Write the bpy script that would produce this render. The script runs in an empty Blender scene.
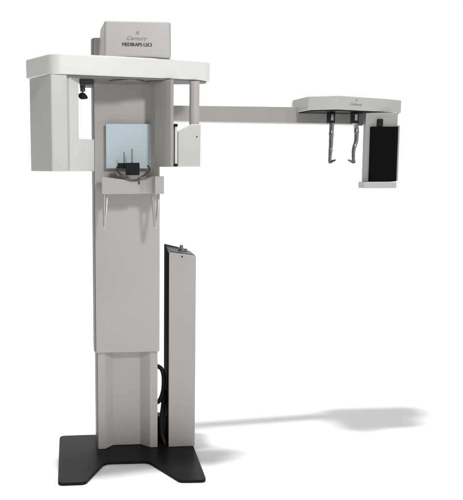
import bpy, bmesh, math, random
from mathutils import Vector, Matrix
R = math.radians
scene = bpy.context.scene
C = scene.collection

# ------------------------------------------------------------------ materials
def new_mat(name):
    m = bpy.data.materials.new(name); m.use_nodes = True
    nt = m.node_tree
    return m, nt, nt.nodes['Principled BSDF']

def paint(name, col, rough=0.42, var=0.05, bump=0.06, scale=420.0, metal=0.0, blotch=3.0, spec=0.5):
    """powder-coated sheet metal: faint large mottling, fine orange-peel bump"""
    m, nt, b = new_mat(name)
    tc = nt.nodes.new('ShaderNodeTexCoord')
    n1 = nt.nodes.new('ShaderNodeTexNoise'); n1.inputs['Scale'].default_value = blotch; n1.inputs['Detail'].default_value = 6
    n2 = nt.nodes.new('ShaderNodeTexNoise'); n2.inputs['Scale'].default_value = scale; n2.inputs['Detail'].default_value = 2
    nt.links.new(tc.outputs['Object'], n1.inputs['Vector']); nt.links.new(tc.outputs['Object'], n2.inputs['Vector'])
    add = nt.nodes.new('ShaderNodeMath'); add.operation = 'MULTIPLY_ADD'
    nt.links.new(n2.outputs['Fac'], add.inputs[0]); add.inputs[1].default_value = 0.35
    nt.links.new(n1.outputs['Fac'], add.inputs[2])
    mr = nt.nodes.new('ShaderNodeMapRange')
    mr.inputs['From Min'].default_value = 0.35; mr.inputs['From Max'].default_value = 1.0
    mr.inputs['To Min'].default_value = 1 - var; mr.inputs['To Max'].default_value = 1 + var
    nt.links.new(add.outputs[0], mr.inputs['Value'])
    mx = nt.nodes.new('ShaderNodeVectorMath'); mx.operation = 'SCALE'
    mx.inputs[0].default_value = col
    nt.links.new(mr.outputs[0], mx.inputs['Scale'])
    nt.links.new(mx.outputs[0], b.inputs['Base Color'])
    rr = nt.nodes.new('ShaderNodeMapRange')
    rr.inputs['To Min'].default_value = rough - 0.07; rr.inputs['To Max'].default_value = rough + 0.07
    nt.links.new(n1.outputs['Fac'], rr.inputs['Value']); nt.links.new(rr.outputs[0], b.inputs['Roughness'])
    bp = nt.nodes.new('ShaderNodeBump'); bp.inputs['Strength'].default_value = bump; bp.inputs['Distance'].default_value = 0.001
    nt.links.new(n2.outputs['Fac'], bp.inputs['Height']); nt.links.new(bp.outputs[0], b.inputs['Normal'])
    b.inputs['Metallic'].default_value = metal
    b.inputs['Specular IOR Level'].default_value = spec
    return m

def speckle(name, col, spot, rough):
    m, nt, b = new_mat(name)
    tc = nt.nodes.new('ShaderNodeTexCoord')
    n = nt.nodes.new('ShaderNodeTexNoise'); n.inputs['Scale'].default_value = 260; n.inputs['Detail'].default_value = 3
    nt.links.new(tc.outputs['Object'], n.inputs['Vector'])
    r = nt.nodes.new('ShaderNodeValToRGB')
    r.color_ramp.elements[0].position = 0.45; r.color_ramp.elements[0].color = (*col, 1)
    r.color_ramp.elements[1].position = 0.72; r.color_ramp.elements[1].color = (*spot, 1)
    nt.links.new(n.outputs['Fac'], r.inputs[0]); nt.links.new(r.outputs[0], b.inputs['Base Color'])
    b.inputs['Roughness'].default_value = rough; b.inputs['Specular IOR Level'].default_value = 0.06
    bp = nt.nodes.new('ShaderNodeBump'); bp.inputs['Strength'].default_value = 0.10; bp.inputs['Distance'].default_value = 0.001
    nt.links.new(n.outputs['Fac'], bp.inputs['Height']); nt.links.new(bp.outputs[0], b.inputs['Normal'])
    return m

GREY   = paint('light_grey_enamel', (0.468, 0.456, 0.440))
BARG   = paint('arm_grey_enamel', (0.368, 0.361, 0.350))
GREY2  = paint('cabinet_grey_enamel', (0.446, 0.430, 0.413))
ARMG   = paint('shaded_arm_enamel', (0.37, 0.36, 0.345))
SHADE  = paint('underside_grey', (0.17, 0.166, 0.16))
FLANK_SHADE   = paint('flank_shade_grey', (0.13, 0.127, 0.122))
MID    = paint('mid_grey_enamel', (0.27, 0.262, 0.25))
WHITE  = paint('white_enamel', (0.77, 0.765, 0.75), rough=0.36)
PLATE  = paint('off_white_enamel', (0.72, 0.715, 0.70))
CEPH   = paint('ceph_grey_enamel', (0.54, 0.535, 0.52))
HOLD   = paint('holder_grey_enamel', (0.39, 0.385, 0.372))
PALE   = paint('pale_grey_enamel', (0.60, 0.595, 0.575))
HEADG  = paint('head_grey_enamel', (0.60, 0.595, 0.58))
ROD    = paint('pale_handle_metal', (0.58, 0.57, 0.55), rough=0.32, metal=0.6, bump=0.03)
CHROME = paint('mottled_chrome', (0.48, 0.48, 0.49), rough=0.18, metal=1.0, bump=0.03, var=0.25, blotch=40)  # base colour varies in fine blotches
STEEL  = paint('satin_steel', (0.34, 0.33, 0.32), rough=0.3, metal=0.85, bump=0.03)
DSTEEL = paint('dark_steel', (0.10, 0.095, 0.09), rough=0.3, metal=0.7, bump=0.03)
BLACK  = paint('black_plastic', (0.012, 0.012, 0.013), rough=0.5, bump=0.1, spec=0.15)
DGREY  = paint('dark_grey_plastic', (0.055, 0.054, 0.052), rough=0.5, bump=0.1)
RUBBER = paint('black_rubber', (0.018, 0.018, 0.019), rough=0.5, bump=0.1, spec=0.2)
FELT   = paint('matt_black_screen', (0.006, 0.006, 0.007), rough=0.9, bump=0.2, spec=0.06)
BASE   = speckle('black_textured_plate', (0.008, 0.008, 0.0085), (0.026, 0.026, 0.026), 0.34)
BLUE   = paint('pale_blue_glass', (0.58, 0.69, 0.73), rough=0.3, var=0.02, bump=0.0)
INK    = paint('dark_print', (0.06, 0.06, 0.06), rough=0.6, bump=0)
INK2   = paint('grey_print', (0.27, 0.265, 0.26), rough=0.6, bump=0)
BACK   = paint('white_paper', (0.86, 0.86, 0.86), rough=0.9, var=0.006, bump=0.02, blotch=0.7)

# ------------------------------------------------------------------ mesh helpers
def fillet(pts, rad, seg=6):
    """round the corners of a closed 2-D polygon; rad is a number or one per corner"""
    out = []; n = len(pts)
    for i in range(n):
        r = rad[i] if isinstance(rad, (list, tuple)) else rad
        p = Vector(pts[i]); a = Vector(pts[i-1]); c = Vector(pts[(i+1) % n])
        if r <= 0: out.append(p); continue
        u = (a-p).normalized(); v = (c-p).normalized()
        ang = u.angle(v); t = min(r/math.tan(ang/2), 0.48*min((a-p).length, (c-p).length))
        s, e = p+u*t, p+v*t
        for k in range(seg+1):
            f = k/seg
            out.append((s*(1-f)**2 + p*2*f*(1-f) + e*f*f))
    return [(q[0], q[1]) for q in out]

def prism(bm, pts, a0, a1, axis='z', top=None):
    """extrude a 2-D polygon. axis z: pts are (x,y); axis y: pts are (x,z); axis x: pts are (y,z)"""
    def mk(p, a):
        return {'z': (p[0], p[1], a), 'y': (p[0], a, p[1]), 'x': (a, p[0], p[1])}[axis]
    lo = [bm.verts.new(mk(p, a0)) for p in pts]
    hi = [bm.verts.new(mk(p, a1)) for p in (top or pts)]
    n = len(pts)
    bm.faces.new(lo[::-1]); bm.faces.new(hi)
    for i in range(n): bm.faces.new((lo[i], lo[(i+1) % n], hi[(i+1) % n], hi[i]))

def box(bm, x0, x1, y0, y1, z0, z1): prism(bm, [(x0, y0), (x1, y0), (x1, y1), (x0, y1)], z0, z1)

def spline(pts, per=8):
    P = [Vector(p) for p in pts]; out = []
    for i in range(len(P)-1):
        p0 = P[max(i-1, 0)]; p1 = P[i]; p2 = P[i+1]; p3 = P[min(i+2, len(P)-1)]
        for k in range(per):
            t = k/per
            out.append(0.5*((2*p1) + (p2-p0)*t + (2*p0-5*p1+4*p2-p3)*t*t + (3*p1-p0-3*p2+p3)*t**3))
    out.append(P[-1]); return out

def tube(bm, pts, r, sides=12, radii=None):
    P = [Vector(p) for p in pts]; rings = []
    t = (P[1]-P[0]).normalized()
    nrm = t.orthogonal().normalized()
    for i, p in enumerate(P):
        tt = (P[min(i+1, len(P)-1)] - P[max(i-1, 0)]).normalized()
        nrm = (nrm - tt*nrm.dot(tt)).normalized(); bi = tt.cross(nrm)
        rr = radii[i] if radii else r
        rings.append([bm.verts.new(p + (nrm*math.cos(2*math.pi*k/sides) + bi*math.sin(2*math.pi*k/sides))*rr) for k in range(sides)])
    for a, b in zip(rings, rings[1:]):
        for k in range(sides): bm.faces.new((a[k], a[(k+1) % sides], b[(k+1) % sides], b[k]))
    bm.faces.new(rings[0][::-1]); bm.faces.new(rings[-1])

def lathe(bm, prof, c, sides=24):
    """prof: (radius, z) from bottom to top, about a vertical axis at c"""
    rings = [[bm.verts.new((c[0]+r*math.cos(2*math.pi*k/sides), c[1]+r*math.sin(2*math.pi*k/sides), c[2]+z)) for k in range(sides)] for r, z in prof]
    for a, b in zip(rings, rings[1:]):
        for k in range(sides): bm.faces.new((a[k], a[(k+1) % sides], b[(k+1) % sides], b[k]))
    bm.faces.new(rings[0][::-1]); bm.faces.new(rings[-1])

def obj(name, bm, mat, parent=None, bevel=0.0, seg=3, label=None):
    bmesh.ops.recalc_face_normals(bm, faces=bm.faces)
    me = bpy.data.meshes.new(name); bm.to_mesh(me); bm.free()
    me.shade_smooth(); me.set_sharp_from_angle(angle=R(38))
    me.materials.append(mat)
    o = bpy.data.objects.new(name, me); C.objects.link(o)
    if parent: o.parent = parent
    if bevel:
        b = o.modifiers.new('bevel', 'BEVEL'); b.width = bevel; b.segments = seg
        b.limit_method = 'ANGLE'; b.angle_limit = R(30); b.harden_normals = True
    if label: o['label'] = label
    return o

def BM(): return bmesh.new()

def text(name, body, width, height, centre, mat, parent, rotz=0.0, shear=0.0, bold=0.0, thick=0.0006):
    cu = bpy.data.curves.new('lettering', 'FONT'); cu.body = body; cu.size = 1
    cu.align_x = 'CENTER'; cu.align_y = 'CENTER'; cu.shear = shear; cu.extrude = 0.01
    tmp = bpy.data.objects.new('lettering_curve', cu); C.objects.link(tmp)
    dg = bpy.context.evaluated_depsgraph_get()
    me = bpy.data.meshes.new_from_object(tmp.evaluated_get(dg))
    bpy.data.objects.remove(tmp)
    xs = [v.co.x for v in me.vertices]; ys = [v.co.y for v in me.vertices]
    sx = width/(max(xs)-min(xs)); sy = height/(max(ys)-min(ys))
    mx = (max(xs)+min(xs))/2; my = (max(ys)+min(ys))/2
    for v in me.vertices:
        v.co = Vector(((v.co.x-mx)*sx, -v.co.z*thick/0.01, (v.co.y-my)*sy))
    if bold:        # heavy print: the same strokes laid over each other with small shifts
        b2 = bmesh.new()
        for k, dx in enumerate((-bold, -bold*0.35, bold*0.35, bold)):
            n0 = len(b2.verts); b2.from_mesh(me); b2.verts.ensure_lookup_table()
            for v in b2.verts[n0:]: v.co.x += dx; v.co.y -= 0.0002*k
        b2.to_mesh(me); b2.free()
    me.materials.clear(); me.materials.append(mat)
    o = bpy.data.objects.new(name, me); C.objects.link(o); o.parent = parent
    o.location = centre; o.rotation_euler = (0, 0, rotz)
    return o

# ------------------------------------------------------------------ setting: one white paper sweep
bm = BM()
prof = [(-7, 0), (1.9, 0)]
for k in range(1, 33):
    a = k/32*math.pi/2
    prof.append((1.9+4.0*math.sin(a), 4.0-4.0*math.cos(a)))
prof.append((5.9, 5.5))
rows = [[bm.verts.new((x, y, z)) for x in (-7, 7)] for y, z in prof]
for a, b in zip(rows, rows[1:]): bm.faces.new((a[0], a[1], b[1], b[0]))
for f in bm.faces: f.smooth = True
me = bpy.data.meshes.new('studio_backdrop'); bm.to_mesh(me); bm.free(); me.shade_smooth(); me.materials.append(BACK)
backdrop = bpy.data.objects.new('studio_backdrop', me); C.objects.link(backdrop)
backdrop['kind'] = 'structure'

# ------------------------------------------------------------------ the machine
root = bpy.data.objects.new('dental_x_ray_machine', None); C.objects.link(root)
root.empty_display_size = 0.2
root.rotation_euler = (0, 0, R(5))
root['label'] = 'light grey panoramic dental x-ray machine with long side arm on a black base plate'
root['category'] = 'x-ray machine'

# base plate: black steel, notched at the front
bm = BM()
base = [(-0.366, 0.185), (-0.353, -0.437), (-0.222, -0.437), (-0.123, -0.205), (0.098, -0.21), (0.228, -0.455), (0.357, -0.462), (0.357, 0.185)]
prism(bm, fillet(base, [0.035, 0.03, 0.035, 0.05, 0.05, 0.035, 0.03, 0.03]), 0.001, 0.016)
obj('base_plate', bm, BASE, root, 0.003)

# fixed lower column: sheet-metal profile with a sloped recess down its front
bm = BM()
lc = [(-0.163, 0.0), (-0.154, -0.036), (-0.118, -0.036), (-0.072, 0.014), (0.073, 0.014), (0.122, -0.036), (0.162, -0.036), (0.162, 0.15), (-0.162, 0.15)]
prism(bm, lc, 0.0165, 0.60)
low = obj('lower_column', bm, GREY, root, 0.003)
bm = BM()   # the flange that covers the foot bolts at the back
box(bm, -0.155, 0.155, 0.151, 0.172, 0.0165, 0.05)
obj('foot_flange', bm, DGREY, root, 0.002)

# sliding upper column
bm = BM()
prism(bm, fillet([(-0.171, -0.022), (-0.161, -0.062), (0.170, -0.062), (0.170, 0.178), (-0.171, 0.178)], [0.004, 0.004, 0.010, 0.01, 0.01], 4), 0.547, 2.145)
lift = obj('lift_column', bm, GREY, root, 0.003)

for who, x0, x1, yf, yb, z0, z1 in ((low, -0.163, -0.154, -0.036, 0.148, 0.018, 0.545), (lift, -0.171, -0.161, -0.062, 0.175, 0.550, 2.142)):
    bm = BM()   # added dark strip: shade on the left flank put into colour
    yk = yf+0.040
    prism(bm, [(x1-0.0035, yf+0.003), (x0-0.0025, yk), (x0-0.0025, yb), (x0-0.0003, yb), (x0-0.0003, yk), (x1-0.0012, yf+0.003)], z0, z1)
    obj('dark_side_face', bm, FLANK_SHADE, who)

# rotating overhead arm (long, one chamfered end, one rounded end)
bm = BM()
A, L_ = (-0.352, -0.402), (-0.497, -0.165)
arm = [A, (0.25, -0.246), (0.375, -0.200), (0.418, -0.140), (0.38, -0.085), (0.22, -0.070), (-0.22, -0.070), (-0.44, -0.118), L_]
arm_f = fillet(arm, [0.06, 0.14, 0.07, 0.05, 0.06, 0.03, 0.05, 0.07, 0.10], 8)
prism(bm, arm_f, 1.926, 2.017)
rot = obj('rotating_arm', bm, WHITE, root, 0.006, 4)
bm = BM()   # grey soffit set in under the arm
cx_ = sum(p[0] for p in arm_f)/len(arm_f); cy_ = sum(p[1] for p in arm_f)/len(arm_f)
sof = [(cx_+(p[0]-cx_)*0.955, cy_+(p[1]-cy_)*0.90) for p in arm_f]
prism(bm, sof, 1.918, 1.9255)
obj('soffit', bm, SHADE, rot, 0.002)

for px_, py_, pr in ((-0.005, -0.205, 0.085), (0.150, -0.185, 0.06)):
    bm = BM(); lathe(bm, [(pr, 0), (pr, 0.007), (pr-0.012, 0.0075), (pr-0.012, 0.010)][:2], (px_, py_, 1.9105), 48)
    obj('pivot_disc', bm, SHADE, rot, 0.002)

# drive housing sitting on the arm
bm = BM()
hb = [(-0.115, -0.285), (0.202, -0.272), (0.212, -0.10), (0.19, -0.069), (-0.142, -0.069)]
ht = [(-0.113, -0.283), (0.200, -0.270), (0.206, -0.10), (0.18, -0.069), (-0.128, -0.069)]
prism(bm, hb, 2.020, 2.188, 'z', ht)
hous = obj('drive_housing', bm, GREY, root, 0.012, 5)
rz = math.atan2(0.013, 0.317)
def on_house(x): return -0.285 + (x+0.115)*0.013/0.317 - 0.0004
text('lettering', 'Century', 0.098, 0.023, (0.040, on_house(0.040), 2.104), INK2, hous, rz, 0.35)
text('lettering', 'MEDIRAPS LSCI', 0.138, 0.0155, (0.039, on_house(0.039), 2.078), INK, hous, rz, 0, 0.0008)
def emblem(parent, c, s, rotz):
    bm = BM()
    prism(bm, [(-s, -s*.8), (-s*.55, -s*.8), (-s*.1, s*.35), (s*.25, -s*.8), (s*.7, -s*.8), (s*.1, s), (-s*.25, s)], -0.0006, 0.0006, 'y')
    prism(bm, [(s*.75, s*.2), (s*1.1, s*.9), (s*.8, s*1.0), (s*.55, s*.4)], -0.0006, 0.0006, 'y')
    o = obj('emblem', bm, INK2, parent); o.location = c; o.rotation_euler = (0, 0, rotz); return o
emblem(hous, (0.042, on_house(0.042), 2.131), 0.008, rz)

# x-ray tube head hanging from the chamfered end
bm = BM()
th = [(-0.475, -0.175), (-0.360, -0.388), (-0.289, -0.369), (-0.286, -0.352), (-0.325, -0.15)]
prism(bm, fillet(th, [0.01, 0.008, 0.004, 0.004, 0.01], 4), 1.487, 1.9255)
head = obj('x_ray_head', bm, HEADG, root, 0.003)
# pale inner plate with its window, swept back to the right
bm = BM()
def plate_pt(s, z, off):   # s runs from the head edge to the right and back
    return (-0.282 + 0.112*s + off*0.5, -0.345 + 0.16*s - off*0.3, z)
outl = [(0, 1.487), (1.0, 1.487), (1.0, 1.640), (0.36, 1.640), (0.36, 1.9255), (0, 1.9255)]
fa = [bm.verts.new(plate_pt(s, z, 0.012)) for s, z in outl]; fb = [bm.verts.new(plate_pt(s, z, -0.012)) for s, z in outl]
bm.faces.new(fa); bm.faces.new(fb[::-1])
for i in range(6): bm.faces.new((fa[i], fb[i], fb[(i+1) % 6], fa[(i+1) % 6]))
obj('collimator_plate', bm, PLATE, head, 0.002)

# knob on its stem under the arm
bm = BM(); box(bm, -0.232, -0.165, -0.26, -0.12, 1.893, 1.9175)
kn = obj('knob_bracket', bm, DGREY, root, 0.003)
bm = BM(); lathe(bm, [(0.012, 0.0), (0.012, 0.03), (0.009, 0.031)], (-0.217, -0.215, 1.866)); lathe(bm, [(0.004, 0.0), (0.004, 0.035)], (-0.217, -0.215, 1.84))
obj('stem', bm, DGREY, kn)
bm = BM(); tube(bm, [(-0.237, -0.215, 1.840), (-0.233, -0.215, 1.842), (-0.224, -0.215, 1.845), (-0.212, -0.215, 1.844), (-0.200, -0.215, 1.838), (-0.194, -0.215, 1.835)], 0, 14, [0.004, 0.012, 0.0165, 0.0155, 0.009, 0.003])
obj('knob', bm, BLACK, kn)

# sensor side of the rotating arm
bm = BM()
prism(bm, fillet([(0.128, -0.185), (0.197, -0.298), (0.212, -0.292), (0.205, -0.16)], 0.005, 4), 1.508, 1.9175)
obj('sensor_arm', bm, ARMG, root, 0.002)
bm = BM(); lathe(bm, [(0.0245, 0), (0.0245, 0.225)], (0.322, -0.215, 1.693), 32)
obj('support_post', bm, GREY, root)
bm = BM()
prism(bm, [(0.237, 1.5085), (0.347, 1.5085), (0.347, 1.712), (0.300, 1.712), (0.237, 1.676)], -0.262, -0.165, 'y')
sh = obj('sensor_housing', bm, PALE, root, 0.004)
bm = BM(); prism(bm, [(0.2215, 1.512), (0.2335, 1.512), (0.2335, 1.70), (0.2215, 1.70)], -0.268, -0.2, 'y')
obj('cassette_rail', bm, WHITE, sh, 0.001)
bm = BM(); box(bm, 0.214, 0.221, -0.255, -0.19, 1.510, 1.702)
obj('cassette_slot', bm, MID, sh, 0.001)
for z in (1.706, 1.516):
    bm = BM(); tube(bm, [(0.213, -0.268, z), (0.228, -0.268, z), (0.234, -0.268, z)], 0.008, 12, [0.007, 0.008, 0.006])
    obj('knob', bm, BLACK, sh)
bm = BM(); tube(bm, [(0.328, -0.2615, 1.652), (0.328, -0.2645, 1.652)], 0.0035)
obj('screw', bm, DSTEEL, sh)

# mirror plate on the column
bm = BM(); box(bm, -0.104, 0.112, -0.098, -0.086, 1.500, 1.721)
mir = obj('mirror', bm, BLUE, root, 0.0015)
bm = BM(); prism(bm, [(-0.103, 1.499), (0.122, 1.499), (0.122, 1.722), (-0.103, 1.722)], -0.0855, -0.0625, 'y')
obj('mirror_frame', bm, PALE, mir, 0.002)

# chin-rest tray: saddle-shaped bracket with a block at each end
bm = BM()
sad = [(-0.128, 1.377), (0.055, 1.377), (0.055, 1.441)]
for k in range(1, 9):
    t = k/8; sad.append((0.055-0.183*t, 1.441 + 0.021*t**1.4))
prism(bm, sad, -0.235, -0.120, 'y')
tray = obj('chin_rest', bm, GREY, root, 0.003)
bm = BM()   # concave right half sweeping forward into the end block
half = [(0.0555, -0.205), (0.085, -0.207), (0.110, -0.217), (0.122, -0.232), (0.126, -0.262), (0.170, -0.262), (0.170, -0.120), (0.0555, -0.120)]
prism(bm, half, 1.378, 1.443, 'z')
for v in bm.verts:
    if v.co.z > 1.4 and v.co.x > 0.08: v.co.z += min(0.020, (v.co.x-0.08)*0.5)
obj('end_block', bm, GREY, tray, 0.002)
bm = BM(); box(bm, -0.12, 0.162, -0.1195, -0.0625, 1.385, 1.435)
obj('bracket', bm, MID, tray, 0.002)
bm = BM()
tube(bm, spline([(-0.117, -0.215, 1.378), (-0.119, -0.218, 1.31), (-0.119, -0.222, 1.225), (-0.1165, -0.222, 1.212), (-0.114, -0.219, 1.225), (-0.108, -0.205, 1.30), (-0.103, -0.185, 1.378)]), 0.0068)
obj('handle', bm, ROD, tray)
bm = BM()
tube(bm, spline([(0.117, -0.215, 1.379), (0.122, -0.218, 1.31), (0.129, -0.222, 1.225), (0.132, -0.222, 1.212), (0.135, -0.219, 1.225), (0.145, -0.210, 1.30), (0.150, -0.195, 1.379)]), 0.0068)
obj('handle', bm, ROD, tray)

# bite block and temple supports
bm = BM(); box(bm, -0.013, 0.054, -0.232, -0.190, 1.468, 1.528)
bite = obj('bite_block', bm, BLACK, root, 0.004)
bm = BM(); box(bm, -0.050, -0.0135, -0.200, -0.165, 1.500, 1.527); obj('side_block', bm, BLACK, bite, 0.003)
for x, z in ((-0.019, 1.580), (0.020, 1.596)):
    bm = BM(); tube(bm, [(x, -0.185, 1.50), (x, -0.185, z)], 0.0032); obj('bite_rod', bm, STEEL, bite)
bm = BM()
tube(bm, spline([(-0.046, -0.18, 1.512), (-0.056, -0.20, 1.502), (-0.054, -0.22, 1.489), (-0.040, -0.238, 1.473), (-0.012, -0.243, 1.453), (0.006, -0.244, 1.445), (0.024, -0.244, 1.443), (0.042, -0.244, 1.446), (0.064, -0.240, 1.460), (0.090, -0.225, 1.478), (0.103, -0.21, 1.490), (0.104, -0.20, 1.502), (0.098, -0.185, 1.513)]), 0.0045)
obj('wire_fork', bm, DSTEEL, bite)
bm = BM(); tube(bm, [(0.046, -0.236, 1.448), (0.050, -0.2405, 1.436), (0.051, -0.2415, 1.425)], 0.004)
obj('clamp', bm, DSTEEL, bite, 0.001)

# cephalometric arm: a box beam from behind the column, swept slightly back
bm = BM()
bl = [(-0.10, 0.181), (0.25, 0.192), (1.38, 0.325), (1.38, 0.450), (0.25, 0.317), (-0.10, 0.306)]
bz = [(1.757, 1.838), (1.756, 1.838), (1.749, 1.8417), (1.749, 1.8417), (1.756, 1.838), (1.757, 1.838)]
lo = [bm.verts.new((p[0], p[1], z[0])) for p, z in zip(bl, bz)]; hi = [bm.verts.new((p[0], p[1], z[1])) for p, z in zip(bl, bz)]
bm.faces.new(lo[::-1]); bm.faces.new(hi)
for i in range(6): bm.faces.new((lo[i], lo[(i+1) % 6], hi[(i+1) % 6], hi[i]))
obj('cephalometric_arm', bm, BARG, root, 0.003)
bm = BM()
ch = [(0.9662, 0.3354), (0.9857, 0.1139), (1.1279, 0.0521), (1.4688, 0.2169), (1.5852, 0.2993), (1.5976, 0.4126), (1.5512, 0.4641), (0.995, 0.4641)]
prism(bm, fillet(ch, [0.01]*8, 3), 1.8118, 1.8844)
chead = obj('cephalometric_head', bm, CEPH, root, 0.004)
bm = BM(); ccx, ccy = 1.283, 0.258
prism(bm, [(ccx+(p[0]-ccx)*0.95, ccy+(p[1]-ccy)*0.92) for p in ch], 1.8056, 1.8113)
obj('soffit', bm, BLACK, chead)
ang = math.atan2(0.16, 0.331)
def on_ch(s): return (1.1279+0.3409*s+0.0004, 0.0521+0.1648*s-0.0008)
p = on_ch(0.365); text('lettering', 'Century', 0.092, 0.019, (p[0], p[1], 1.8417), INK2, chead, ang, 0.35)
p = on_ch(0.365); emblem(chead, (p[0], p[1], 1.8643), 0.007, ang)

# ear rods
for i, (x, sgn) in enumerate(((1.131, 1), (1.2649, -1))):
    y = 0.1654
    bm = BM(); box(bm, x-0.016, x+0.020, y-0.015, y+0.025, 1.7448, 1.8051)
    er = obj('ear_rod_mount', bm, BLACK, root, 0.003)
    bm = BM(); box(bm, x-0.006, x+0.010, y-0.020, y-0.0155, 1.7593, 1.7933); obj('mount_clip', bm, STEEL, er, 0.002)
    bm = BM()
    if i == 0: pts = [(x+0.007, y, 1.750), (x+0.005, y, 1.70), (x+0.004, y-0.002, 1.63), (x+0.001, y-0.004, 1.58), (x-0.001, y-0.005, 1.538)]
    else:      pts = [(x+0.004, y, 1.750), (x+0.012, y, 1.71), (x+0.011, y-0.002, 1.65), (x-0.002, y-0.004, 1.60), (x-0.001, y-0.005, 1.538)]
    sp = spline(pts, 8); n = len(sp)
    tube(bm, sp, 0, 14, [0.0148-0.0055*(k/(n-1)) + (0.0015 if k in (9, 10, 21) else 0) for k in range(n)])
    obj('ear_rod', bm, CHROME, er)
    bm = BM(); tube(bm, [(x-0.007*sgn, y-0.005, 1.537), (x+0.004*sgn, y-0.005, 1.535), (x+0.014*sgn, y-0.005, 1.539), (x+0.032*sgn, y-0.005, 1.546)], 0, 12, [0.009, 0.010, 0.007, 0.004])
    obj('ear_tip', bm, DSTEEL, er)
bm = BM(); box(bm, 1.2886, 1.3195, 0.1757, 0.2066, 1.7345, 1.8051); obj('stop_bracket', bm, DGREY, root, 0.003)

# film holder hanging at the end
bm = BM(); box(bm, 1.3328, 1.5162, 0.1778, 0.2107, 1.4261, 1.8051)
fh = obj('film_holder', bm, HOLD, root, 0.003)
bm = BM(); box(bm, 1.3586, 1.5095, 0.1572, 0.1772, 1.4276, 1.7284); obj('film_cassette', bm, FELT, fh, 0.002)
bm = BM(); box(bm, 1.5115, 1.5200, 0.1551, 0.1772, 1.4297, 1.7345); obj('side_rail', bm, HOLD, fh, 0.002)
bm = BM(); box(bm, 1.3957, 1.4235, 0.1551, 0.1772, 1.7289, 1.7696); obj('clip', bm, BLACK, fh, 0.002)
bm = BM(); box(bm, 1.3143, 1.4997, 0.1242, 0.2107, 1.3905, 1.4255); obj('shelf', bm, CEPH, fh, 0.003)

# tall power cabinet standing on the plate behind the column
bm = BM()
def quadprism(bm, lo, hi):
    a = [bm.verts.new(p) for p in lo]; b = [bm.verts.new(p) for p in hi]
    bm.faces.new(a[::-1]); bm.faces.new(b)
    for i in range(4): bm.faces.new((a[i], a[(i+1) % 4], b[(i+1) % 4], b[i]))
quadprism(bm, [(0.221, -0.036, 0.0165), (0.363, -0.036, 0.0165), (0.363, 0.165, 0.0165), (0.221, 0.165, 0.0165)],
              [(0.221, -0.036, 1.068), (0.363, -0.036, 1.046), (0.363, 0.165, 1.047), (0.221, 0.165, 1.076)])
cab = obj('power_cabinet', bm, GREY2, root, 0.003)
bm = BM(); prism(bm, [(-0.030, 0.02), (0.168, 0.02), (0.168, 1.089), (-0.030, 1.062)], 0.2165, 0.2205, 'x'); obj('dark_side_face', bm, FELT, cab)
bm = BM(); quadprism(bm, [(0.226, -0.024, 1.062), (0.358, -0.024, 1.042), (0.358, 0.160, 1.043), (0.226, 0.160, 1.070)], [(0.226, -0.024, 1.0715), (0.358, -0.024, 1.0500), (0.358, 0.160, 1.0505), (0.226, 0.160, 1.0785)]); obj('top_shade', bm, DGREY, cab)  # dark sheet over the top: shade of its recess put into colour
bm = BM(); prism(bm, [(0.2205, 1.072), (0.2205, 1.090), (0.335, 1.062), (0.335, 1.052)], 0.1655, 0.170, 'y'); obj('rear_lip', bm, DGREY, cab)
bm = BM(); lathe(bm, [(0.017, 0), (0.017, 0.02), (0.010, 0.022), (0.009, 0.036), (0.006, 0.038)], (0.302, 0.09, 1.054)); obj('knob', bm, STEEL, cab)
bm = BM(); lathe(bm, [(0.008, 0), (0.008, 0.018)], (0.328, 0.10, 1.052)); obj('cap', bm, MID, cab)
bm = BM(); tube(bm, [(0.289, -0.0355, 1.043), (0.289, -0.039, 1.043)], 0.004); obj('screw', bm, BLACK, cab)

# hoses between the column and the cabinet
bm = BM(); tube(bm, spline([(0.140, 0.155, 0.435), (0.166, 0.06, 0.438), (0.190, 0.04, 0.425), (0.202, 0.04, 0.38), (0.200, 0.04, 0.31), (0.186, 0.05, 0.255), (0.166, 0.06, 0.235), (0.140, 0.155, 0.235)]), 0.012, 12)
obj('hose', bm, RUBBER, root)
bm = BM(); tube(bm, spline([(0.212, 0.07, 0.30), (0.200, 0.05, 0.21), (0.190, 0.03, 0.14), (0.193, 0.02, 0.07), (0.206, 0.0, 0.025)]), 0.013, 12)
obj('hose', bm, RUBBER, root)
bm = BM(); box(bm, 0.1625, 0.206, 0.07, 0.14, 0.0165, 0.150)
obj('junction_box', bm, BLACK, root, 0.004)

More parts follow.
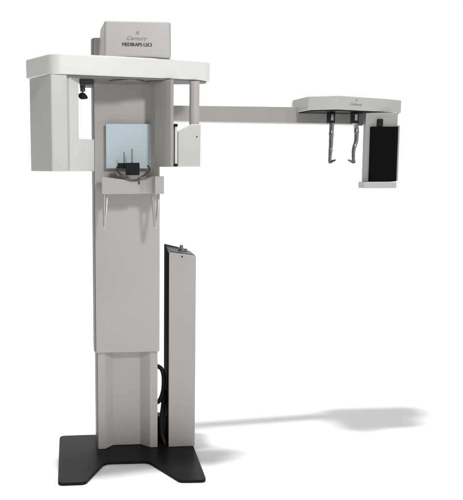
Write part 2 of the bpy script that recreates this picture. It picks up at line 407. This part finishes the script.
# ------------------------------------------------------------------ lamps
def area(name, loc, target, size, power, size_y=None, col=(1, 1, 1), spread=180):
    l = bpy.data.lights.new(name, 'AREA'); l.energy = power; l.color = col; l.spread = R(spread)
    if size_y: l.shape = 'RECTANGLE'; l.size = size; l.size_y = size_y
    else: l.shape = 'DISK'; l.size = size
    o = bpy.data.objects.new(name, l); C.objects.link(o); o.location = loc
    o.rotation_euler = (Vector(target)-Vector(loc)).to_track_quat('-Z', 'Y').to_euler()
    return o
tl = area('top_lamp', (-2.05, -0.8, 25.0), (-2.05, -0.8, 0.0), 2.6, 5300, 1.3)
tl.rotation_euler = (0, 0, R(5))
area('key_lamp', (1.75, -4.2, 3.5), (0.1, 0.0, 1.5), 0.6, 92)
area('backdrop_lamp', (0.8, 2.0, 6.5), (0.8, 5.5, 2.4), 8.0, 155, 0.6)

w = bpy.data.worlds.new('World'); scene.world = w; w.use_nodes = True
bg = w.node_tree.nodes['Background']; bg.inputs[1].default_value = 0.25
wn = w.node_tree   # a studio that is darker on the left than on the right
wt = wn.nodes.new('ShaderNodeTexCoord'); ws = wn.nodes.new('ShaderNodeSeparateXYZ'); wm = wn.nodes.new('ShaderNodeMapRange')
wn.links.new(wt.outputs['Generated'], ws.inputs[0]); wn.links.new(ws.outputs['X'], wm.inputs['Value'])
wm.inputs['From Min'].default_value = -0.8; wm.inputs['From Max'].default_value = 0.8
wm.inputs['To Min'].default_value = 0.15; wm.inputs['To Max'].default_value = 1.9
wn.links.new(wm.outputs[0], bg.inputs[0])

# ------------------------------------------------------------------ camera
cam = bpy.data.cameras.new('Camera'); co = bpy.data.objects.new('Camera', cam); C.objects.link(co)
co.location = (0.124, -3.8, 1.51); co.rotation_euler = (R(90-6.5), 0, 0)
cam.sensor_fit = 'AUTO'; cam.sensor_width = 36; cam.lens = 36*733/500
cam.shift_x = (231.5-150)/500; cam.shift_y = 0
cam.clip_start = 0.05; cam.clip_end = 100
scene.camera = co
scene.view_settings.view_transform = 'Standard'; scene.view_settings.look = 'None'
scene.view_settings.exposure = 0; scene.view_settings.gamma = 1
